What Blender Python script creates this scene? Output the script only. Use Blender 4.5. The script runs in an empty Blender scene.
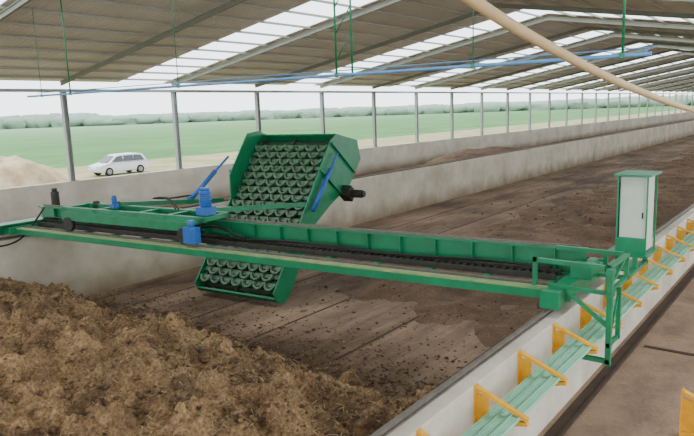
import bpy, bmesh, math, random
from mathutils import Vector, Matrix, noise
random.seed(7)
CZ=3.7
SC=bpy.context.scene
COL=SC.collection
# ------------------------------------------------------------ materials
def lin(c):
    return tuple(((x/255.0)/12.92 if x/255.0<=0.04045 else (((x/255.0)+0.055)/1.055)**2.4) for x in c)
def mk(name,rgb,rough=0.7,metal=0.0,var=0.15,scale=3.0,bump=0.0,bscale=20.0,rgb2=None,stretch=None,spec=0.3):
    m=bpy.data.materials.new(name); m.use_nodes=True
    nt=m.node_tree; N=nt.nodes; L=nt.links
    b=N['Principled BSDF']
    b.inputs['Roughness'].default_value=rough
    b.inputs['Metallic'].default_value=metal
    b.inputs['Specular IOR Level'].default_value=spec
    c=lin(rgb)
    c2=lin(rgb2) if rgb2 else tuple(x*(1-var) for x in c)
    g=N.new('ShaderNodeNewGeometry')
    mp=N.new('ShaderNodeMapping')
    if stretch: mp.inputs['Scale'].default_value=stretch
    L.new(g.outputs['Position'],mp.inputs['Vector'])
    n=N.new('ShaderNodeTexNoise'); n.inputs['Scale'].default_value=scale; n.inputs['Detail'].default_value=6
    n.inputs['Roughness'].default_value=0.65
    L.new(mp.outputs[0],n.inputs['Vector'])
    r=N.new('ShaderNodeValToRGB')
    r.color_ramp.elements[0].position=0.35; r.color_ramp.elements[1].position=0.65
    r.color_ramp.elements[0].color=(*c2,1); r.color_ramp.elements[1].color=(*c,1)
    L.new(n.outputs['Fac'],r.inputs['Fac'])
    L.new(r.outputs[0],b.inputs['Base Color'])
    if bump>0:
        n2=N.new('ShaderNodeTexNoise'); n2.inputs['Scale'].default_value=bscale; n2.inputs['Detail'].default_value=5
        L.new(g.outputs['Position'],n2.inputs['Vector'])
        bp=N.new('ShaderNodeBump'); bp.inputs['Strength'].default_value=bump; bp.inputs['Distance'].default_value=0.05
        L.new(n2.outputs['Fac'],bp.inputs['Height']); L.new(bp.outputs[0],b.inputs['Normal'])
    return m
def mul(m,build):
    nt=m.node_tree;N=nt.nodes;L=nt.links
    b=N['Principled BSDF']; src=b.inputs['Base Color'].links[0].from_socket
    g=[n for n in N if n.type=='NEW_GEOMETRY'][0]
    col=build(N,L,g)
    mx=N.new('ShaderNodeMix'); mx.data_type='RGBA'; mx.blend_type='MULTIPLY'; mx.inputs['Factor'].default_value=1
    L.new(src,mx.inputs['A']); L.new(col,mx.inputs['B']); L.new(mx.outputs['Result'],b.inputs['Base Color'])
    return m
def noisecol(scale,detail,rough,p0,p1,c0,c1,stretch=(1,1,1)):
    def f(N,L,g):
        mp=N.new('ShaderNodeMapping'); mp.inputs['Scale'].default_value=stretch
        L.new(g.outputs['Position'],mp.inputs['Vector'])
        n3=N.new('ShaderNodeTexNoise'); n3.inputs['Scale'].default_value=scale; n3.inputs['Detail'].default_value=detail; n3.inputs['Roughness'].default_value=rough
        L.new(mp.outputs[0],n3.inputs['Vector'])
        r3=N.new('ShaderNodeValToRGB'); r3.color_ramp.elements[0].position=p0; r3.color_ramp.elements[1].position=p1
        r3.color_ramp.elements[0].color=(*c0,1); r3.color_ramp.elements[1].color=(*c1,1)
        L.new(n3.outputs['Fac'],r3.inputs['Fac'])
        return r3.outputs[0]
    return f
def soilbase(z0,z1):
    # soil splashed on the lower part of a wall, broken up with noise
    def f(N,L,g):
        sx=N.new('ShaderNodeSeparateXYZ'); L.new(g.outputs['Position'],sx.inputs[0])
        n=N.new('ShaderNodeTexNoise'); n.inputs['Scale'].default_value=1.2; n.inputs['Detail'].default_value=7
        L.new(g.outputs['Position'],n.inputs['Vector'])
        ma=N.new('ShaderNodeMath'); ma.operation='MULTIPLY_ADD'; ma.inputs[1].default_value=-.9; L.new(n.outputs['Fac'],ma.inputs[0])
        L.new(sx.outputs['Z'],ma.inputs[2])
        mr=N.new('ShaderNodeMapRange'); mr.inputs['From Min'].default_value=z0-.45; mr.inputs['From Max'].default_value=z1-.45
        L.new(ma.outputs[0],mr.inputs['Value'])
        r3=N.new('ShaderNodeValToRGB'); r3.color_ramp.elements[0].color=(0.5,0.42,0.35,1); r3.color_ramp.elements[1].color=(1,1,1,1)
        L.new(mr.outputs[0],r3.inputs['Fac'])
        return r3.outputs[0]
    return f
GREEN=mk('green_paint',(10,122,78),0.38,0,0.28,3,spec=0.5)
GREEN2=mk('green_paint_dusty',(92,138,88),0.6,0,0.3,5,rgb2=(150,146,98))
LTGREEN=mk('pale_green_bar',(140,198,166),0.5,0,0.15,6)
YEL=mk('yellow_paint',(228,166,38),0.5,0,0.25,6)
BLACK=mk('black_rubber',(28,28,28),0.6,0,0.3,8)
SEAM=mk('seam_dirt',(70,56,45),0.9,0,0.3,4)
DARK=mk('dark_steel',(56,54,48),0.6,0.2,0.4,8)
BED=mk('caked_bed_steel',(44,70,50),0.8,0,0.5,5,rgb2=(36,46,32))
SLAT=mk('worn_slat_steel',(84,122,90),0.5,0.0,0.6,6,rgb2=(58,78,56),spec=0.4)
BLUE=mk('blue_motor_paint',(44,100,172),0.4,0,0.2,6)
BLUEPIPE=mk('blue_pipe_paint',(96,146,192),0.5,0,0.15,3)
CONC=mul(mk('concrete',(202,195,176),0.9,0,0.2,0.7,0.2,30,rgb2=(170,162,142)),soilbase(-.5,.2))
CONCA=mk('concrete_clean',(204,198,182),0.9,0,0.2,0.9,0.2,30,rgb2=(168,160,142))
CONCT=mul(mk('concrete_light',(218,214,200),0.9,0,0.2,0.6,0.2,30,rgb2=(190,184,168)),soilbase(-.5,.1))
STEELG=mk('grey_column_paint',(160,168,164),0.6,0.0,0.15,2)
RAFT=mk('rafter_paint',(126,130,116),0.6,0,0.12,2)
PURL=mk('purlin_zinc',(160,157,144),0.5,0.0,0.08,2)
GREY=mk('cabinet_grey',(184,196,180),0.6,0,0.1,5)
HOSE=mk('tan_hose',(205,180,136),0.6,0,0.15,6)
WHITE=mk('silver_car_paint',(205,210,216),0.3,0.1,0.05,2,spec=0.5)
GLASS=mk('dark_glass',(40,50,58),0.15,0,0.1,2,spec=0.6)
TYRE=mk('tyre_rubber',(30,30,30),0.8,0,0.1,3)
RIM=mk('wheel_alloy',(150,150,150),0.4,0.6,0.1,3)
SAND=mk('sand',(196,178,148),0.95,0,0.25,1,0.4,8,rgb2=(150,130,100))
TREE=mk('tree_foliage',(136,160,142),0.9,0,0.1,0.02)  # foliage green paled, distance haze is put into the colour
RAIL=mk('rail_steel',(112,106,96),0.6,0.3,0.3,6)
def heapmat(nm,ca,cb,lo,hi,sc,bump=.7,fs=28):
    return mul(mk(nm,ca,0.95,0,0.5,sc,bump,22,rgb2=cb),noisecol(fs,7,.7,.38,.62,(lo,lo*.94,lo*.9),(hi,hi*.98,hi*.94)))
HEAP=heapmat('compost',(172,142,103),(88,67,48),.46,1.2,1.5)
HEAP2=heapmat('dark_compost',(124,101,80),(84,67,53),.6,1.15,1.2)
STRAW=mk('straw',(184,158,118),0.95,0,0.4,8)
PIT=mul(mul(mk('dirty_pit_floor',(140,117,96),0.85,0,0.3,0.5,0.5,9,rgb2=(84,67,53),stretch=(0.7,1.0,1)),
    noisecol(1.2,9,.72,.36,.62,(.64,.61,.58),(1.1,1.1,1.08),(.35,1.4,1))),
    noisecol(1.0,4,.6,.40,.56,(.84,.82,.8),(1.05,1.05,1.05),(.06,5,1)))
AISLE=mk('aisle_ground',(152,127,105),0.95,0,0.25,1.4,0.4,16,rgb2=(118,97,80))
def roofmat():
    m=mk('roof_sheet',(204,200,185),0.6,0,0.12,0.25,rgb2=(184,180,164))
    nt=m.node_tree;N=nt.nodes;L=nt.links
    b=N['Principled BSDF']; g=[n for n in N if n.type=='NEW_GEOMETRY'][0]
    w=N.new('ShaderNodeTexWave'); w.bands_direction='X'; w.inputs['Scale'].default_value=1.6
    L.new(g.outputs['Position'],w.inputs['Vector'])
    bp=N.new('ShaderNodeBump'); bp.inputs['Strength'].default_value=0.4; bp.inputs['Distance'].default_value=0.04
    L.new(w.outputs['Fac'],bp.inputs['Height']); L.new(bp.outputs[0],b.inputs['Normal'])
    return m
ROOF=roofmat()
def skymat():
    m=bpy.data.materials.new('translucent_skylight'); m.use_nodes=True
    nt=m.node_tree;N=nt.nodes;L=nt.links
    N.remove(N['Principled BSDF']); o=N['Material Output']
    t=N.new('ShaderNodeBsdfTransparent'); t.inputs[0].default_value=(0.94,0.98,1,1)
    d=N.new('ShaderNodeBsdfTranslucent'); d.inputs[0].default_value=(0.86,0.94,0.96,1)
    mx=N.new('ShaderNodeMixShader'); mx.inputs[0].default_value=0.3
    L.new(t.outputs[0],mx.inputs[1]); L.new(d.outputs[0],mx.inputs[2]); L.new(mx.outputs[0],o.inputs[0])
    return m
SKYL=skymat()
def fieldmat(name,c1,c2,haze,d0,d1):  # aerial haze is painted in: base colour fades to the haze tone along Y
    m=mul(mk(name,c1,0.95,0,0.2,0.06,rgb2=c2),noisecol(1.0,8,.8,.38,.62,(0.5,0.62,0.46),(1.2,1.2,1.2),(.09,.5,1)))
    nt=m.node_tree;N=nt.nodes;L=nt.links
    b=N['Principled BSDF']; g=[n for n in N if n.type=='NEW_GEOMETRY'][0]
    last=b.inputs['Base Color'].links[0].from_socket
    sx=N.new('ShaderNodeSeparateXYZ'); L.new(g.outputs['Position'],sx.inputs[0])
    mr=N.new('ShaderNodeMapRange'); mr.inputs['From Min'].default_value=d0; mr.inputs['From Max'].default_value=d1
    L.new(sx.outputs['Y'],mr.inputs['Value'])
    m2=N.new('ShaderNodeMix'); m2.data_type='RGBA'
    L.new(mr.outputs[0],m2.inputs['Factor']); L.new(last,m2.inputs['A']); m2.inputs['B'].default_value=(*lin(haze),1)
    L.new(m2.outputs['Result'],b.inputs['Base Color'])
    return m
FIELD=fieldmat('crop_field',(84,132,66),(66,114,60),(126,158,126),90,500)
YARD=mk('yard_earth',(168,152,120),0.95,0,0.15,0.3,0.3,4,rgb2=(116,128,78))
# ------------------------------------------------------------ builder
class B:
    def __init__(s,mat=None):
        s.bm=bmesh.new(); s.M=mat or Matrix.Identity(4)
    def _f(s,vs,fs,smooth=False,mi=0):
        bv=[s.bm.verts.new(s.M@Vector(v)) for v in vs]
        for f in fs:
            try:
                fc=s.bm.faces.new([bv[i] for i in f]); fc.smooth=smooth; fc.material_index=mi
            except ValueError: pass
        return s
    def box(s,c,d,R=None):
        vs=[]
        for x in (-.5,.5):
            for y in (-.5,.5):
                for z in (-.5,.5):
                    v=Vector((x*d[0],y*d[1],z*d[2]))
                    if R: v=R@v
                    vs.append(v+Vector(c))
        return s._f(vs,[(0,1,3,2),(4,6,7,5),(0,4,5,1),(2,3,7,6),(0,2,6,4),(1,5,7,3)])
    def bb(s,a,b):
        return s.box([(a[i]+b[i])/2 for i in range(3)],[abs(b[i]-a[i]) for i in range(3)])
    def cyl(s,p0,p1,r,seg=14,r2=None,smooth=True):
        p0=Vector(p0);p1=Vector(p1);a=(p1-p0).normalized()
        r2=r if r2 is None else r2
        t=Vector((0,0,1)) if abs(a.z)<0.9 else Vector((1,0,0))
        u=a.cross(t).normalized(); w=a.cross(u)
        vs=[]
        for p,rr in ((p0,r),(p1,r2)):
            for i in range(seg):
                q=2*math.pi*i/seg
                vs.append(p+u*math.cos(q)*rr+w*math.sin(q)*rr)
        n=len(vs)//2
        bv=[s.bm.verts.new(s.M@v) for v in vs]
        for i in range(n):
            f=s.bm.faces.new([bv[i],bv[(i+1)%n],bv[n+(i+1)%n],bv[n+i]]); f.smooth=smooth
        s.bm.faces.new(list(reversed(bv[:n]))); s.bm.faces.new(bv[n:])
        return s
    def beam(s,p0,p1,w,h):
        p0=Vector(p0);p1=Vector(p1);a=(p1-p0); l=a.length; a.normalize()
        t=Vector((0,0,1)) if abs(a.z)<0.95 else Vector((1,0,0))
        sd=a.cross(t).normalized(); up=sd.cross(a)
        R=Matrix((a,sd,up)).transposed()
        return s.box((p0+p1)/2,(l,w,h),R)
    def ibeam(s,p0,p1,w,h,t=0.025):
        p0=Vector(p0);p1=Vector(p1);a=(p1-p0); l=a.length; a.normalize()
        sd=a.cross(Vector((0,0,1))).normalized(); up=sd.cross(a)
        R=Matrix((a,sd,up)).transposed(); c=(p0+p1)/2
        s.box(c,(l,t,h-2*t),R); s.box(c+up*(h/2-t/2),(l,w,t),R); s.box(c-up*(h/2-t/2),(l,w,t),R)
        return s
    def prism(s,pts,y0,y1):
        n=len(pts)
        vs=[(p[0],y0,p[1]) for p in pts]+[(p[0],y1,p[1]) for p in pts]
        fs=[tuple(range(n)),tuple(reversed(range(n,2*n)))]+[(i,n+i,n+(i+1)%n,(i+1)%n) for i in range(n)]
        return s._f(vs,fs)
    def tube(s,pts,r,seg=8,sub=6):
        P=[Vector(p) for p in pts]
        Q=[]
        E=[P[0]*2-P[1]]+P+[P[-1]*2-P[-2]]
        for i in range(1,len(E)-2):
            for k in range(sub):
                t=k/sub
                a,b,c,d=E[i-1],E[i],E[i+1],E[i+2]
                Q.append(0.5*((2*b)+(c-a)*t+(2*a-5*b+4*c-d)*t*t+(3*b-a-3*c+d)*t*t*t))
        Q.append(P[-1])
        rings=[]
        for i,q in enumerate(Q):
            a=(Q[min(i+1,len(Q)-1)]-Q[max(i-1,0)]).normalized()
            t=Vector((0,0,1)) if abs(a.z)<0.9 else Vector((1,0,0))
            u=a.cross(t).normalized(); w=a.cross(u)
            rings.append([s.bm.verts.new(s.M@(q+u*math.cos(2*math.pi*k/seg)*r+w*math.sin(2*math.pi*k/seg)*r)) for k in range(seg)])
        for i in range(len(rings)-1):
            for k in range(seg):
                f=s.bm.faces.new([rings[i][k],rings[i][(k+1)%seg],rings[i+1][(k+1)%seg],rings[i+1][k]]); f.smooth=True
        s.bm.faces.new(rings[0]); s.bm.faces.new(list(reversed(rings[-1])))
        return s
    def obj(s,name,mat,parent=None,loc=None,bevel=0,label=None):
        bmesh.ops.recalc_face_normals(s.bm,faces=s.bm.faces[:])
        me=bpy.data.meshes.new(name); s.bm.to_mesh(me); s.bm.free()
        me.materials.append(mat)
        o=bpy.data.objects.new(name,me); COL.objects.link(o)
        if loc: o.location=loc
        if parent: o.parent=parent
        if label: o['label']=label
        if bevel:
            md=o.modifiers.new('bevel','BEVEL'); md.width=bevel; md.segments=2; md.limit_method='ANGLE'
        return o
def top(o,label,cat,group=None,kind=None):
    o['label']=label; o['category']=cat
    if group: o['group']=group
    if kind: o['kind']=kind
    return o
def empty(name,loc,rz=0):
    e=bpy.data.objects.new(name,None); e.location=loc; e.rotation_euler=(0,0,rz); COL.objects.link(e); e.empty_display_size=0.3
    return e
def dup(o,loc=None,children=True,rz=None):
    c=o.copy(); COL.objects.link(c)
    if loc is not None: c.location=loc
    if rz is not None: c.rotation_euler=(0,0,rz)
    if children:
        for ch in o.children:
            k=dup(ch); k.parent=c
    return c
# ------------------------------------------------------------ layout constants
YA0,YA1=2.48,2.74       # wall that carries the control end
YB0,YB1=14.2,14.5
YC0,YC1=25.65,25.95
PF=-0.5; WT=1.2
XS,XE=-12,176
RS=-2.9
EZ=5.2; RY=11.5; SL=0.174; RZ=EZ+SL*(25.8-RY); YR=-2.8
def roofz(y): return RZ-SL*abs(y-RY)
# ------------------------------------------------------------ setting
def st(o,label,cat): return top(o,label,cat,kind='structure')
st(B().bb((XS,YA1,PF-0.3),(XE,YB0,PF)).obj('floor',PIT),'brown dirt-covered concrete floor of the composting bay','floor')
st(B().bb((XS,YB1,PF-0.3),(XE,YC0,PF)).obj('floor.001',PIT),'dirty floor of the second composting bay','floor')
st(B().bb((XS,-14,-0.3),(XE,YA0,0)).obj('floor.002',AISLE),'brown earthen aisle floor beside the bay wall','floor')
st(B().bb((XS,YA0,PF-0.3),(XE,YA1,WT)).obj('wall_right',CONCA,bevel=0.015),'grey concrete bay wall carrying the bridge rail','wall')
st(B().bb((XS,YB0,PF-0.3),(XE,YB1,WT)).obj('wall_middle',CONC,bevel=0.015),'stained grey concrete dividing wall between two bays','wall')
st(B().bb((XS,YC0,PF-0.3),(XE,YC1,WT)).obj('wall_left',CONCT,bevel=0.015),'pale concrete outer bay wall below the steel columns','wall')
# outside
top(B().bb((-80,YC1,-0.3),(XE+400,50,0)).obj('yard_ground',YARD),'sandy earth track with patchy grass beside the building','ground',kind='stuff')
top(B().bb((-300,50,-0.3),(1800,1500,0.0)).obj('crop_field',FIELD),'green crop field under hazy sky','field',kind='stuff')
# roof sheet in strips with skylights between
sky=[]; x=5.9
while x<XE-4: sky.append((x,x+2.5)); x+=11.2
edges=[RS]+[v for p in sky for v in p]+[XE]
rb=B()
for i in range(0,len(edges),2):
    a,b=edges[i],edges[i+1]
    for (y0,y1) in ((YR-0.5,RY),(RY,26.4)):
        z0,z1=roofz(y0)+0.3,roofz(y1)+0.3
        rb._f([(a,y0,z0),(b,y0,z0),(b,y1,z1),(a,y1,z1),(a,y0,z0+.03),(b,y0,z0+.03),(b,y1,z1+.03),(a,y1,z1+.03)],
              [(0,1,2,3),(4,5,6,7),(0,1,5,4),(1,2,6,5),(2,3,7,6),(3,0,4,7)])
st(rb.obj('ceiling',ROOF),'grey corrugated metal gable roof seen from below','roof')
n=1
for a,b in sky:
    for (y0,y1) in ((YR-0.5,RY),(RY,26.4)):
        q=B(); z0,z1=roofz(y0)+0.31,roofz(y1)+0.31
        q._f([(a,y0,z0),(b,y0,z0),(b,y1,z1),(a,y1,z1)],[(0,1,2,3)])
        o=q.obj('window_%d'%n,SKYL); n+=1
        st(o,'bright translucent skylight strip in the metal roof','skylight')
# rafters
base=None; X0=14.1-5.6*3
X=X0
while X<XE:
    if base is None:
        q=B()
        q.ibeam((0,25.9,roofz(25.9)),(0,RY,RZ),0.09,0.17); q.ibeam((0,YR,roofz(YR)),(0,RY,RZ),0.09,0.17)
        base=q.obj('roof_rafter',RAFT,loc=(X,0,.09)); o=base
    else: o=dup(base,(X,0,.09))
    top(o,'grey-green steel I-beam rafter under the roof','rafter','steel rafters under the roof')
    X+=5.6
# purlins
base=None
ys=[25.6-1.25*i for i in range(12)]+[10.2-1.25*i for i in range(11)]
for y in ys:
    if base is None:
        base=B().box((0,0,0),(XE-RS,0.045,0.08)).obj('roof_purlin',PURL); o=base
    else: o=dup(base)
    o.location=((RS+XE)/2,y,roofz(y)+0.25)
    top(o,'long galvanised steel purlin under the roof sheets','purlin','purlins under the roof')
top(B().bb((RS,25.68,EZ-0.28),(XE,25.92,EZ-0.16)).obj('eave_beam',STEELG),'long grey steel eave beam joining the column tops','beam')
# columns
base=None; X=X0
while X<XE:
    if base is None:
        e=empty('steel_column',(X,25.8,WT))
        h=EZ-WT-0.28
        q=B(); q.bb((-.1,-.1,0),(-.08,.1,h)); q.bb((.08,-.1,0),(.1,.1,h)); q.bb((-.08,-.01,0),(.08,.01,h))
        q.obj('shaft',STEELG,e)
        B().bb((-.17,-.14,0),(.17,.14,.02)).obj('base_plate',STEELG,e)
        base=e; o=e
    else: o=dup(base,(X,25.8,WT))
    top(o,'grey steel column standing on the outer concrete wall','column','columns along the outer wall')
    X+=5.6
# rails on walls
for y,l in (((YA0+YA1)/2+.05,'steel rail along the top of the near bay wall'),((YB0+YB1)/2,'steel rail along the top of the dividing wall')):
    q=B(); q.bb((XS,y-.03,WT),(XE,y+.03,WT+.015)); q.bb((XS,y-.008,WT+.015),(XE,y+.008,WT+.045)); q.bb((XS,y-.018,WT+.045),(XE,y+.018,WT+.06))
    top(q.obj('crane_rail',RAIL),l,'rail')
# floor aeration channels
base=None
for y in (4.6,6.6,8.6,10.6,12.6):
    if base is None:
        e=empty('aeration_channel',(80,y,PF))
        B().bb((-72.0,-.025,0),(92,.025,.006)).obj('slot',SEAM,e)
        base=e;o=e
    else: o=dup(base,(80,y,PF))
    top(o,'narrow dark aeration slot in the dirty bay floor','floor channel','aeration slots in the bay floor')
# aisle gutter
q=B(); q.bb((XS,2.24,0),(XE,2.28,.03)); q.bb((XS,2.28,0),(XE,2.42,.008))
top(q.obj('cable_gutter',SEAM),'dark narrow gutter along the foot of the bay wall','gutter')
q=B(); q.bb((10.0,-3,0),(10.08,2.15,.012)); top(q.obj('drain_slot',SEAM),'dark drain slot crossing the aisle floor','drain')
# ------------------------------------------------------------ compost heap
def sm(a,b,x):
    t=max(0,min(1,(x-a)/(b-a))); return t*t*(3-2*t)
def hh(X,Y):
    p=Vector((X*0.5,Y*0.5,0.3))
    foot=7.35+0.5*noise.noise(Vector((Y*0.5,1.7,0)))+0.4*noise.noise(Vector((Y*1.7,4,0)))
    hm=1.32+0.95*sm(6,11.8,Y)+0.3*noise.noise(p)-0.25*sm(5,2.7,Y)
    a=max(0,(foot-X)*0.68)
    h=hm*(1-math.exp(-a/hm*1.25)) if a>0 else 0
    f=noise.fractal(Vector((X*1.3,Y*1.3,2)),1.0,2.0,3)
    g=abs(noise.fractal(Vector((X*2.6,Y*2.6,9)),0.9,2.0,3))
    k=max(0,noise.noise(Vector((X*6,Y*6,1))))
    h+=sm(0,0.35,a)*(0.22*f+0.22*g-.07+.1*k+0.045*noise.fractal(Vector((X*12,Y*12,5)),0.7,2.0,3))
    return h
def heap(x0,x1,y0,y1,st_,fn,name,nc,ns,debris=None,mat=None):
    q=B(); bm=q.bm
    nx=int((x1-x0)/st_); ny=int((y1-y0)/st_)
    g=[]
    for i in range(nx+1):
        r=[]
        for j in range(ny+1):
            X=x0+(x1-x0)*i/nx; Y=y0+(y1-y0)*j/ny
            r.append(bm.verts.new((X,Y,PF-0.02+fn(X,Y))))
        g.append(r)
    for i in range(nx):
        for j in range(ny):
            f=bm.faces.new([g[i][j],g[i+1][j],g[i+1][j+1],g[i][j+1]]); f.smooth=True
    def clod(X,Y,s,h,mi=0):
        c=Vector((X,Y,PF-0.02+max(h,.02)+s*.25))
        vs=[c+Vector((a*random.uniform(.5,1.4),b*random.uniform(.5,1.4),d*random.uniform(.3,.8)))*s for a,b,d in ((1,0,0),(-1,0,0),(0,1,0),(0,-1,0),(0,0,1),(0,0,-1))]
        q._f(vs,[(0,2,4),(2,1,4),(1,3,4),(3,0,4),(2,0,5),(1,2,5),(3,1,5),(0,3,5)],smooth=True,mi=mi)
    for _ in range(nc):
        X=random.uniform(x0,x1); Y=random.uniform(y0+.1,y1-.1); h=fn(X,Y)
        s=random.uniform(.012,.04)*(1.0 if random.random()<.92 else 1.9)
        if h<.03 and random.random()<.5: continue
        clod(X,Y,s,h,2 if random.random()<.3 else 0)
    if debris:
        for _ in range(debris):
            X=x1-.9+abs(random.gauss(0,1.0))*(1 if random.random()<.85 else 2.2); Y=random.uniform(y0+.15,y1-.15)
            clod(X,Y,random.uniform(.01,.034)*(1 if random.random()<.95 else 2),fn(X,Y),0 if random.random()<.4 else 2)
    for _ in range(ns):
        X=random.uniform(x0,x1-.2); Y=random.uniform(y0+.15,y1-.15); h=fn(X,Y)
        if h<.05: continue
        a=random.uniform(0,6.28); l=random.uniform(.03,.11)
        d=Vector((math.cos(a),math.sin(a),random.uniform(-.3,.6)))*l
        c=Vector((X,Y,PF+h-.005)); w=Vector((-d.y,d.x,0)).normalized()*.004
        q._f([c-d/2-w,c-d/2+w,c+d/2+w,c+d/2-w],[(0,1,2,3)],mi=1)
    me=bpy.data.meshes.new(name); bm.to_mesh(me); bm.free(); me.materials.append(mat or HEAP); me.materials.append(STRAW); me.materials.append(HEAP2)
    o=bpy.data.objects.new(name,me); COL.objects.link(o); return o
top(heap(-3,7.9,YA1+.01,YB0-.01,.045,hh,'compost_heap',14000,7000,3400),'large fibrous brown heap of composting manure in the bay','compost heap',kind='stuff')
def h2(X,Y):
    c=max(0,1-((X-44)/7)**2-((Y-20.5)/4.5)**2)
    return max(0,1.2*c**.7+0.12*noise.fractal(Vector((X,Y,0)),1,2,4)*sm(0,.3,c))
top(heap(36,52,YB1+.2,YC0-.2,.25,h2,'compost_heap.001',200,0,mat=HEAP2),'low brown compost mound in the second bay','compost heap',kind='stuff')
def h3(X,Y):
    e=sm(9.2,13.5,X+1.8*noise.noise(Vector((0,Y*.6,0))))*sm(2.8,3.4,Y)*sm(10.6+1.6*noise.noise(Vector((X*.3,0,0))),7.5,Y)
    return max(0,e*(0.10+0.14*noise.fractal(Vector((X*.7,Y*.9,7)),1,2,4)))
top(heap(8.9,60,YA1+.05,12.4,.16,h3,'compost_residue',4200,0,mat=HEAP2),'thin spread layer of brown compost left on the bay floor','compost layer',kind='stuff')
# sand heap outside
q=B(); bm=q.bm; g=[]
for i in range(33):
    r=[]
    for j in range(33):
        X=-3.6+7.2*i/32; Y=-3+6*j/32
        c=max(0,1-(X/3.6)**2-(Y/3.0)**2)
        r.append(bm.verts.new((X,Y,2.0*c**.9+0.35*noise.fractal(Vector((X,Y,3)),1,2,4)*min(1,c*4)+.001)))
    g.append(r)
for i in range(32):
    for j in range(32):
        f=bm.faces.new([g[i][j],g[i+1][j],g[i+1][j+1],g[i][j+1]]); f.smooth=True
top(q.obj('sand_pile',SAND,loc=(14.4,32.5,0)),'pale sand pile outside the building wall','sand pile',kind='stuff')
# ------------------------------------------------------------ brackets + bars
e=empty('bracket',(4,YA0,0))
B().bb((-.035,-.012,.80),(.035,0,1.2)).obj('wall_plate',YEL,e)
q=B(); q.beam((0,-.01,.83),(0,-.5,.96),.05,.035); q.obj('arm',YEL,e)
q=B(); q.beam((0,-.01,1.18),(0,-.5,.99),.05,.03); q.bb((-.006,-.13,.86),(.006,-.012,1.12)); q.obj('brace',YEL,e)
top(e,'yellow triangular steel bracket bolted to the bay wall','bracket','yellow brackets along the bay wall')
for i in range(1,48):
    o=dup(e,(4+i*1.0,YA0,0))
e2=dup(e,(3,YA0,0))
base=None
for y,z in ((2.32,.925),(2.20,.955),(2.08,.985)):
    if base is None:
        q=B(); q.bb((-25,-.04,0),(25,.04,.02)); q.bb((-25,-.04,.02),(25,-.034,.035)); q.bb((-25,.034,.02),(25,.04,.035))
        base=q.obj('conductor_bar',LTGREEN); o=base
    else: o=dup(base)
    o.location=(27,y,z)
    top(o,'long pale green conductor bar resting on yellow brackets','conductor bar','green bars on the brackets')
e3=dup(e,(7.4,1.18,-1.12)); e3.scale=(1.4,1.4,1.4); e3['label']='larger yellow steel bracket standing loose on the aisle floor'
# ------------------------------------------------------------ bridge
A5=math.radians(6.1)
BX=7.95
br=empty('travelling_bridge',(BX,2.6,WT),A5)
top(br,'long green steel travelling bridge spanning the bay wall to wall','gantry bridge')
L=11.8
UN=Matrix.Rotation(-A5,4,'Z')
q=B(); q.ibeam((.42,-.1,.43),(.42,L+.1,.43),.18,.36,.022)
for i in range(20): q.box((.37,.3+i*.58,.43),(.08,.012,.31))
q.obj('main_girder',GREEN,br)
q=B(); q.bb((-.5,-.1,.14),(-.36,L-.3,.16)); q.bb((-.5,-.1,.16),(-.48,L-.3,.25)); q.obj('side_girder',GREEN,br)
q=B(); q.bb((-.5,-.1,.25),(-.36,L-.3,.27)); q.obj('top_flange',GREEN2,br,label='dusty yellowish green flange strip')
base=None
for i in range(14):
    if base is None:
        base=B().bb((-.4,0,.2),(.42,.08,.25)).obj('cross_member',GREEN,br); o=base
    else: o=dup(base); o.parent=br
    o.location=(0,.2+i*.86,0)
q=B(); q.bb((-.02,.2,.25),(.02,L-.3,.33)); q.bb((.26,.2,.25),(.30,L-.3,.33))
for i in range(100): q.bb((.0,.25+i*.112,.26),(.28,.29+i*.112,.31))
q.obj('rack_chain',DARK,br,label='dark ladder-like drive chain track')
q=B(); q.bb((.40,.0,.61),(.44,L,.65)); q.obj('trolley_rail',RAIL,br)
q=B(); q.bb((-.30,.2,.25),(-.26,L-.3,.29)); q.obj('trolley_rail',RAIL,br)
q=B()
for k,off in enumerate((.2,.24)):
    pts=[(off-.02*k,.3+i*.9,.36+.025*math.sin(i*1.7+k)) for i in range(9)]
    q.tube(pts,.014)
q.tube([(.3,6.8,.5),(.25,7.4,.45),(.22,8.2,.38),(.2,9.0,.38),(.2,10,.4),(.25,11,.4),(.2,11.5,.38)],.025)
q.tube([(.2,5.6,.36),(.16,5.9,.45),(.2,6.2,.52),(.3,6.5,.5),(.34,6.8,.45)],.024)
q.obj('hydraulic_hose',BLACK,br)
q=B(UN); q.bb((-.75,-.1,.12),(1.15,.1,.3)); q.bb((-.78,-.12,.1),(-.72,.12,.32)); q.bb((1.12,-.12,.1),(1.18,.12,.32)); q.obj('end_truck',GREEN,br,bevel=.006)
for x in (-.5,.9):
    w=B(UN).cyl((x,-.04,.18),(x,.04,.18),.12,20).cyl((x,-.06,.18),(x,.06,.18),.05,12).obj('wheel',DARK,br)
q=B(UN)
q.bb((-.55,-.62,.3),(-.50,.1,.35)); q.bb((.25,-.62,.3),(.30,.1,.35)); q.bb((-.55,-.62,.3),(1.1,-.57,.35))
q.bb((-.55,-.62,.6),(.31,-.57,.65)); q.bb((-.55,-.56,.6),(-.50,.3,.65)); q.bb((.25,-.56,.6),(.30,.3,.65)); q.bb((-.55,.25,.3),(-.50,.3,.65))
q.bb((-.55,-.62,.3),(-.50,-.57,.65)); q.bb((.25,-.62,.3),(.30,-.57,.65))
q.beam((-.52,-.59,.33),(.28,-.59,.63),.03,.03)
q.obj('carriage_frame',GREEN,br)
gx=-.2
q=B(UN)
q.bb((-.43+gx,-.67,-.52),(-.37+gx,-.61,.62)); q.bb((-.06+gx,-.67,-.3),(-.01+gx,-.62,.33)); q.bb((-.43+gx,-.66,-.3),(-.01+gx,-.62,-.25)); q.beam((-.4+gx,-.64,-.25),(-.03+gx,-.64,.3),.025,.025)
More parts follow.
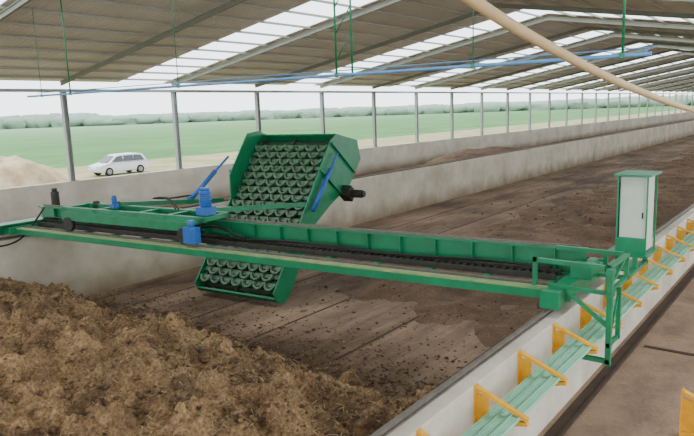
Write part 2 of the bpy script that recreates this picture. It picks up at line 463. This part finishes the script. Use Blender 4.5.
q.bb((-.43+gx,-.66,-.5),(-.37+gx,-.25,-.45)); q.beam((-.4+gx,-.62,-.05),(-.4+gx,-.15,.3),.04,.04); q.bb((-.65,-.67,.57),(-.5,-.6,.63)); q.bb((-.65,-.67,.3),(-.5,-.6,.35))
q.obj('guide_leg',GREEN,br,label='green guide leg reaching down outside the wall')
B(UN).cyl((-.4+gx,-.22,-.52),(-.4+gx,-.22,-.40),.08,16).obj('guide_roller',DARK,br)
q=B(UN); q.bb((.0,-.25,.3),(.3,.02,.48)); q.cyl((.3,-.11,.4),(.55,-.11,.4),.08,16); q.cyl((.55,-.11,.4),(.6,-.11,.4),.06,16); q.obj('drive_motor',GREEN,br,bevel=.008)
# platform+cabinet
cx=.22
q=B(UN); q.bb((.45+cx,-.74,.5),(1.12+cx,-.2,.53)); q.bb((.45+cx,-.62,.3),(.5+cx,-.56,.5)); q.bb((1.0+cx,-.62,.3),(1.05+cx,-.56,.5)); q.bb((.45+cx,-.25,.3),(.5+cx,-.2,.5)); q.bb((1.0+cx,-.25,.3),(1.05+cx,-.2,.5))
q.bb((1.1,-.62,.3),(1.3,-.56,.35)); q.bb((.45+cx,-.6,.3),(1.05+cx,-.2,.33))
q.bb((.54+cx,-.70,.53),(.56+cx,-.68,1.56)); q.bb((.54+cx,-.34,.53),(.56+cx,-.32,1.56)); q.bb((1.04+cx,-.70,.53),(1.06+cx,-.68,1.56)); q.bb((1.04+cx,-.34,.53),(1.06+cx,-.32,1.56)); q.bb((.50+cx,-.74,1.55),(1.10+cx,-.28,1.575))
q.bb((.56+cx,-.335,.53),(1.04+cx,-.32,1.55))
q.bb((.54+cx,-.68,.53),(.555+cx,-.34,.74))
q.obj('cabinet_stand',GREEN,br)
cab=B(UN).bb((.58+cx,-.67,.55),(1.03+cx,-.345,1.54)).obj('control_cabinet',GREY,br,bevel=.01,label='pale greenish-white metal control cabinet')
B(UN).bb((.570+cx,-.655,.6),(.58+cx,-.36,1.5)).obj('cabinet_door',GREY,cab,bevel=.003)
B(UN).bb((.556+cx,-.645,1.0),(.570+cx,-.63,1.08)).obj('door_handle',BLACK,cab)
inv=(Matrix.Translation((BX,2.6,WT))@Matrix.Rotation(A5,4,'Z')).inverted()
MLW=inv@Matrix.Translation((6.7,14.35,WT))
q=B(MLW); q.bb((-1.5,-.1,.12),(1.3,.1,.32)); q.bb((-.9,-.3,.32),(.9,.1,.36)); q.bb((-.6,-.4,.14),(.6,-.1,.3)); q.obj('end_truck',GREEN,br,bevel=.006)
for x in (-1.2,1.0):
    B(MLW).cyl((x,-.04,.18),(x,.04,.18),.12,20).cyl((x,-.06,.18),(x,.06,.18),.05,12).obj('wheel',DARK,br)
q=B(MLW); q.bb((.5,-.25,.36),(.75,0,.5)); q.cyl((.62,-.12,.5),(.62,-.12,.92),.09,16); q.cyl((.62,-.12,.92),(.62,-.12,1.0),.06,12); q.obj('drive_motor',DARK,br,bevel=.01)
q=B(MLW); q.tube([(.3,-.2,.6),(-.1,-.5,.35),(-.5,-.6,.05),(-.9,-.45,-.05),(-1.5,-.3,.05),(-2.4,-.12,.02)],.02); q.obj('hydraulic_hose',BLACK,br)
# ------------------------------------------------------------ compost turner
tu=empty('compost_turner',(7.1,10.45,WT),A5)
top(tu,'green chain-plate compost turner with inclined slat conveyor, riding the bridge','compost turner')
q=B()
q.bb((-.2,-1.7,.66),(-.12,2.3,.76)); q.bb((.38,-1.7,.66),(.48,2.3,.76))
for y in (-1.7,-.8,0,1.2,2.2): q.bb((-.2,y,.67),(.48,y+.1,.75))
q.bb((-.3,-1.5,.5),(-.24,2.2,.66)); q.bb((-.3,-1.6,.64),(-.14,2.2,.67))
q.obj('trolley_frame',GREEN,tu,bevel=.006)
for x,z in ((-.28,.44),(.42,.74)):
    for y in (-1.3,2.0):
        B().cyl((x-.04,y,z-.02),(x+.04,y,z-.02),.09 if x>0 else .15,18).obj('trolley_wheel',DARK,tu)
def motor(y,x,s,z0,lab):
    q=B(); q.bb((x-.14*s,y-.14*s,z0),(x+.14*s,y+.14*s,z0+.16*s)); q.cyl((x,y,z0+.16*s),(x,y,z0+.48*s),.11*s,18); q.cyl((x,y,z0+.48*s),(x,y,z0+.54*s),.09*s,18)
    for i in range(6): q.cyl((x,y,z0+.2*s+i*.045*s),(x,y,z0+.215*s+i*.045*s),.125*s,18)
    q.obj('hydraulic_motor',BLUE,tu,label=lab)
motor(-1.5,.1,.9,.76,'blue hydraulic pump motor')
motor(1.0,.1,.45,.76,'small blue hydraulic motor')
q=B(); q.bb((-.46,-1.75,.33),(-.32,-1.45,.62)); q.cyl((-.39,-1.6,.62),(-.39,-1.6,.74),.06,14); q.obj('hydraulic_motor',BLUE,tu,bevel=.01)
# conveyor frame
P0=Vector((2.50,0,-1.50)); P1=Vector((5.0,0,1.70)); d=(P1-P0); Lc=d.length; d.normalize()
nn=Vector((-d.z,0,d.x)); W=1.15
C=Matrix(((d.x,0,nn.x,P0.x),(0,1,0,0),(d.z,0,nn.z,P0.z),(0,0,0,1)))
def plate(y0,y1,f,k=1.0):
    pts=[(-.05,-.2),(-.13,.05),(-.02,.26),(2.3,.26),(Lc-1.3,f),(Lc-.05,f),(Lc+.25,f*.5),(Lc+.28+.42*k,-.62*k-.15),(Lc+.1+.3*k,-1.2*k),(Lc-.45,-1.12*k),(Lc-1.35,-.62),(2.0,-.3),(.2,-.3)]
    return B(C).prism(pts,y0,y1)
plate(W,W+.035,.62,.7).obj('side_plate',GREEN,tu,bevel=.004)
plate(-W-.035,-W,.26,1.0).obj('side_plate',GREEN,tu,bevel=.004)
for a,b in (((Lc-1.2,W+.035,.0),(Lc-1.14,W+.12,.6)),((Lc-.9,-W-.1,-.85),(Lc-.85,-W-.035,.22)),((Lc-.1,-W-.1,-1.1),(Lc-.05,-W-.035,.22))):
    B(C).bb(a,b).obj('plate_stiffener',GREEN,tu)
q=B(C); q.bb((.1,-W,-.06),(Lc-.05,W,.08)); q.bb((.3,-W,-.26),(Lc-.1,W,-.22)); q.obj('conveyor_bed',BED,tu)
q=B(C)
for s in (.5,1.5,2.5,3.4): q.bb((s,-W-.02,-.2),(s+.1,W+.02,-.1))
q.bb((Lc-.1,-W,-.75),(Lc+.2,W,-.7)); q.bb((Lc+.24,-W,-.5),(Lc+.28,W,.1)); q.bb((-.1,-W,-.06),(-.06,W,.14))
q.obj('cross_brace',GREEN,tu)
for s in (0.1,Lc-.02):
    q=B(C); q.cyl((s,-W+.02,0),(s,W-.02,0),.1,18)
    for y in (-W+.12,0,W-.12):
        q.cyl((s,y-.02,0),(s,y+.02,0),.17,12,smooth=False)
    q.obj('sprocket_shaft',BED,tu)
base=None
for y in (-W+.12,0,W-.12):
    if base is None:
        q=B()
        q.bb((0.05,-.008,.10),(Lc,.008,.15))
        for i in range(int(Lc/.1)): q.bb((i*.1+.05,-.03,.10),(i*.1+.11,.03,.16))
        base=q.obj('drive_chain',BED,tu); o=base
        o.rotation_mode='QUATERNION'; o.rotation_quaternion=C.to_3x3().to_quaternion()
    else: o=dup(base); o.parent=tu
    o.location=C@Vector((0,y,0))
def slatmesh(ns,wsl):
    q=B()
    q.bb((-.05,-W+.03,0),(.05,W-.03,.025))
    for i in range(ns):
        yc=(i-(ns-1)/2)*wsl; r=wsl*.5
        seg=10; vs=[]
        for k in range(seg+1):
            a=math.pi*k/seg
            ca,sa=math.cos(a),math.sin(a)
            for (rr,z) in ((1.0,.0),(1.0,.09),(.74,.09),(.62,.0)):
                vs.append((.04-sa*.18*rr-z*.2,yc+ca*r*rr,z))
        fs=[]
        for k in range(seg):
            for m in range(4):
                fs.append((k*4+m,(k+1)*4+m,(k+1)*4+(m+1)%4,k*4+(m+1)%4))
        fs+=[(0,1,2,3),tuple(seg*4+m for m in (3,2,1,0))]
        q._f(vs,fs)
    return q.obj('chain_slat',SLAT,tu,label='row of curved soiled grey-green scoops')
R3=C.to_3x3().to_quaternion()
s=.2; pair=[None,None]; i=0
wsl=(2*W-.06)/7
while s<Lc-.03:
    if pair[i%2] is None: pair[i%2]=slatmesh(7-(i%2),wsl); o=pair[i%2]
    else: o=dup(pair[i%2]); o.parent=tu
    o.rotation_mode='QUATERNION'; o.rotation_quaternion=R3
    o.location=C@Vector((s,0,.15)); s+=.205; i+=1
for y in (-W-.12,W+.06):
    q=B()
    q.beam((.3,y+.03,.78),(3.5,y+.03,.45),.07,.1)
    q.beam((.4,y+.03,.68),(2.9,y+.03,-.3),.07,.1)
    q.bb((.3,y-.005,.64),(.4,y+.065,.84))
    q.obj('support_arm',GREEN,tu)
y=W+.1
q=B(); q.cyl((2.45,y,.62),(3.3,y,1.18),.055,14); q.cyl((3.3,y,1.18),(3.8,y,1.5),.028,12); q.bb((2.35,y-.04,.5),(2.5,y+.04,.68)); q.obj('hydraulic_cylinder',BLUE,tu)
q=B(C); q.cyl((Lc-1.9,-W-.14,.1),(Lc-.7,-W-.14,.0),.055,14); q.cyl((Lc-.7,-W-.14,.0),(Lc-.2,-W-.14,-.04),.03,12); q.obj('hydraulic_cylinder',BLUE,tu)
q=B(C); q.bb((Lc-.95,-W-.3,-1.1),(Lc-.65,-W-.04,-.8)); q.cyl((Lc-.8,-W-.6,-.95),(Lc-.8,-W-.3,-.95),.1,16); q.cyl((Lc-.8,-W-.66,-.95),(Lc-.8,-W-.6,-.95),.08,16); q.obj('gear_motor',DARK,tu,bevel=.008)
q=B()
for k in range(2):
    yy=.9+.08*k
    q.tube([(.2,yy-1.6,.8),(.5,yy-1,.95),(.9,yy-.2,.85),(1.6,yy+.1,.75),(2.3,yy+.2,.72)],.014)
q.obj('hydraulic_hose',BLACK,tu)
# ------------------------------------------------------------ overhead pipe, hangers, hose
def pz(y): return CZ+.60+(y-2)*.0085
top(B().cyl((9,2.0,pz(2)),(9,18.4,pz(18.4)),.027,12).cyl((9.3,2.0,pz(2)+.1),(9.3,18.4,pz(18.4)+.1),.01,8).cyl((8.98,2.1,pz(2)),(9.32,2.1,pz(2)+.1),.01,8).obj('overhead_pipe',BLUEPIPE),'long thin blue pipe hung from the roof across the bay','pipe')
for yl,dbl in ((16.1,False),(7.15,True),(2.35,False),(4.5,False),(11.6,False),(17.6,False)):
    q=B(); z0=pz(yl); z1=roofz(yl)+.15
    rr=.018 if yl not in (4.5,11.6,17.6) else .009
    q.cyl((9,yl,z0-.04),(9,yl,z1),rr,8)
    if dbl:
        q.cyl((9,yl-.35,z0-.04),(9,yl-.35,roofz(yl-.35)+.15),.018,8)
        for i in range(5): q.cyl((9,yl,z0+.25+i*.45),(9,yl-.35,z0+.25+(i+1)*.45),.01,6)
    q.box((9,yl,z0),(.06,.06,.07))
    top(q.obj('hanger_rod',GREEN),'green steel hanger rod with cross links holding the overhead pipe' if dbl else 'green steel hanger rod holding the overhead pipe','hanger','hangers of the overhead pipe')
q=B(); q.tube([(-1.5,1.6,roofz(1.6)+.1),(0,1.5,CZ+1.35),(1.0,1.5,CZ+1.0),(1.9,1.5,CZ+.77),(2.9,1.5,CZ+.545),(3.95,1.5,CZ+.375),(6.0,1.5,CZ+.13),(9.1,1.5,CZ-.13),(13,1.5,CZ-.33),(17,1.6,CZ-.8),(22,1.9,1.7),(26,2.1,1.05)],.033,12)
top(q.obj('supply_hose',HOSE),'thick tan supply hose hanging above the aisle','hose')
# ------------------------------------------------------------ car
car=empty('car',(25.0,39.4,0),math.radians(0)); car.scale=(.86,.86,.86)
top(car,'silver family car parked on the sandy yard by the field','car')
pts=[(-2.2,.35),(-2.25,.62),(-2.15,.82),(-1.35,1.0),(-.65,1.5),(-.3,1.6),(1.3,1.62),(1.85,1.5),(2.15,1.0),(2.25,.8),(2.25,.4),(2.1,.28),(-2.05,.28)]
q=B().prism(pts,-.85,.85)
for v in q.bm.verts:
    if v.co.z>1.1: v.co.y*=.8
q.obj('body',WHITE,car,bevel=.06)
for sy in (-1,1):
    for P in ([(-1.15,1.05),(-.6,1.45),(-.1,1.5),(-.1,1.05)],[(-.02,1.05),(-.02,1.5),(.85,1.5),(.85,1.05)],[(.93,1.05),(.93,1.5),(1.6,1.46),(1.85,1.05)]):
        q=B()
        vs=[(p[0],sy*(.865-.17*max(0,(p[1]-1.0)/.6)*1.0),p[1]) for p in P]+[(p[0],sy*(.80-.17*max(0,(p[1]-1.0)/.6)),p[1]) for p in P]
        q._f(vs,[(0,1,2,3),(7,6,5,4),(0,4,5,1),(1,5,6,2),(2,6,7,3),(3,7,4,0)])
        q.obj('side_window',GLASS,car)
B()._f([(-1.38,-.6,1.02),(-1.38,.6,1.02),(-.68,.55,1.5),(-.68,-.55,1.5)],[(0,1,2,3)]).obj('windscreen',GLASS,car,loc=(-.02,0,.02))
for x in (-1.4,1.4):
    for y in (-.8,.8):
        w=B().cyl((x,y-.1,.33),(x,y+.1,.33),.33,22).obj('wheel',TYRE,car)
        B().cyl((x,y-.115,.33),(x,y+.115,.33),.2,14).obj('rim',RIM,w)
for y in (-.6,.6): B().box((-2.2,y,.72),(.1,.3,.14)).obj('headlight',GREY,car,bevel=.02)
# ------------------------------------------------------------ trees on the horizon
q=B()
for i in range(700):
    az=math.radians(random.uniform(4,80)); D=random.uniform(480,600)
    cx_,cy_=D*math.cos(az),D*math.sin(az)
    r=random.uniform(6,13); h=random.uniform(6.0,7.8)*(1.35 if az>math.radians(59) else 1)
    seg=7; rings=[]
    for a,b in ((.8,0),(1,.3),(.9,.65),(.5,.92)):
        rings.append([q.bm.verts.new((cx_+r*a*math.cos(6.283*k/seg)*random.uniform(.8,1.2),cy_+r*a*math.sin(6.283*k/seg)*random.uniform(.8,1.2),h*b*random.uniform(.93,1.07))) for k in range(seg)])
    for j in range(3):
        for k in range(seg):
            f=q.bm.faces.new([rings[j][k],rings[j][(k+1)%seg],rings[j+1][(k+1)%seg],rings[j+1][k]]); f.smooth=True
    q.bm.faces.new(rings[3])
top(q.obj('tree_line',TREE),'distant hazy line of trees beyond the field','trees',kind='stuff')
# ------------------------------------------------------------ world + light
w=bpy.data.worlds.new('World'); SC.world=w; w.use_nodes=True
bg=w.node_tree.nodes['Background']; bg.inputs[0].default_value=(0.92,0.96,1.0,1); bg.inputs[1].default_value=3.8
s=bpy.data.lights.new('sun','SUN'); s.energy=1.5; s.angle=math.radians(30); s.color=(1,.96,.88)
so=bpy.data.objects.new('sun',s); so.rotation_euler=(math.radians(42),0,math.radians(200)); COL.objects.link(so)
# ------------------------------------------------------------ camera
cam=bpy.data.cameras.new('camera'); co=bpy.data.objects.new('camera',cam); COL.objects.link(co)
cam.sensor_width=36; cam.lens=634/694*36; cam.clip_end=4000; cam.clip_start=.05
az=math.radians(38); p=math.radians(9.5); rho=math.radians(2.0)
f=Vector((math.cos(az)*math.cos(p),math.sin(az)*math.cos(p),-math.sin(p)))
r0=Vector((math.sin(az),-math.cos(az),0)); u0=r0.cross(f)
r=r0*math.cos(rho)-u0*math.sin(rho); u=u0*math.cos(rho)+r0*math.sin(rho)
M=Matrix((r,u,-f)).transposed().to_4x4(); M.translation=Vector((0,0,CZ))
co.matrix_world=M
SC.camera=co
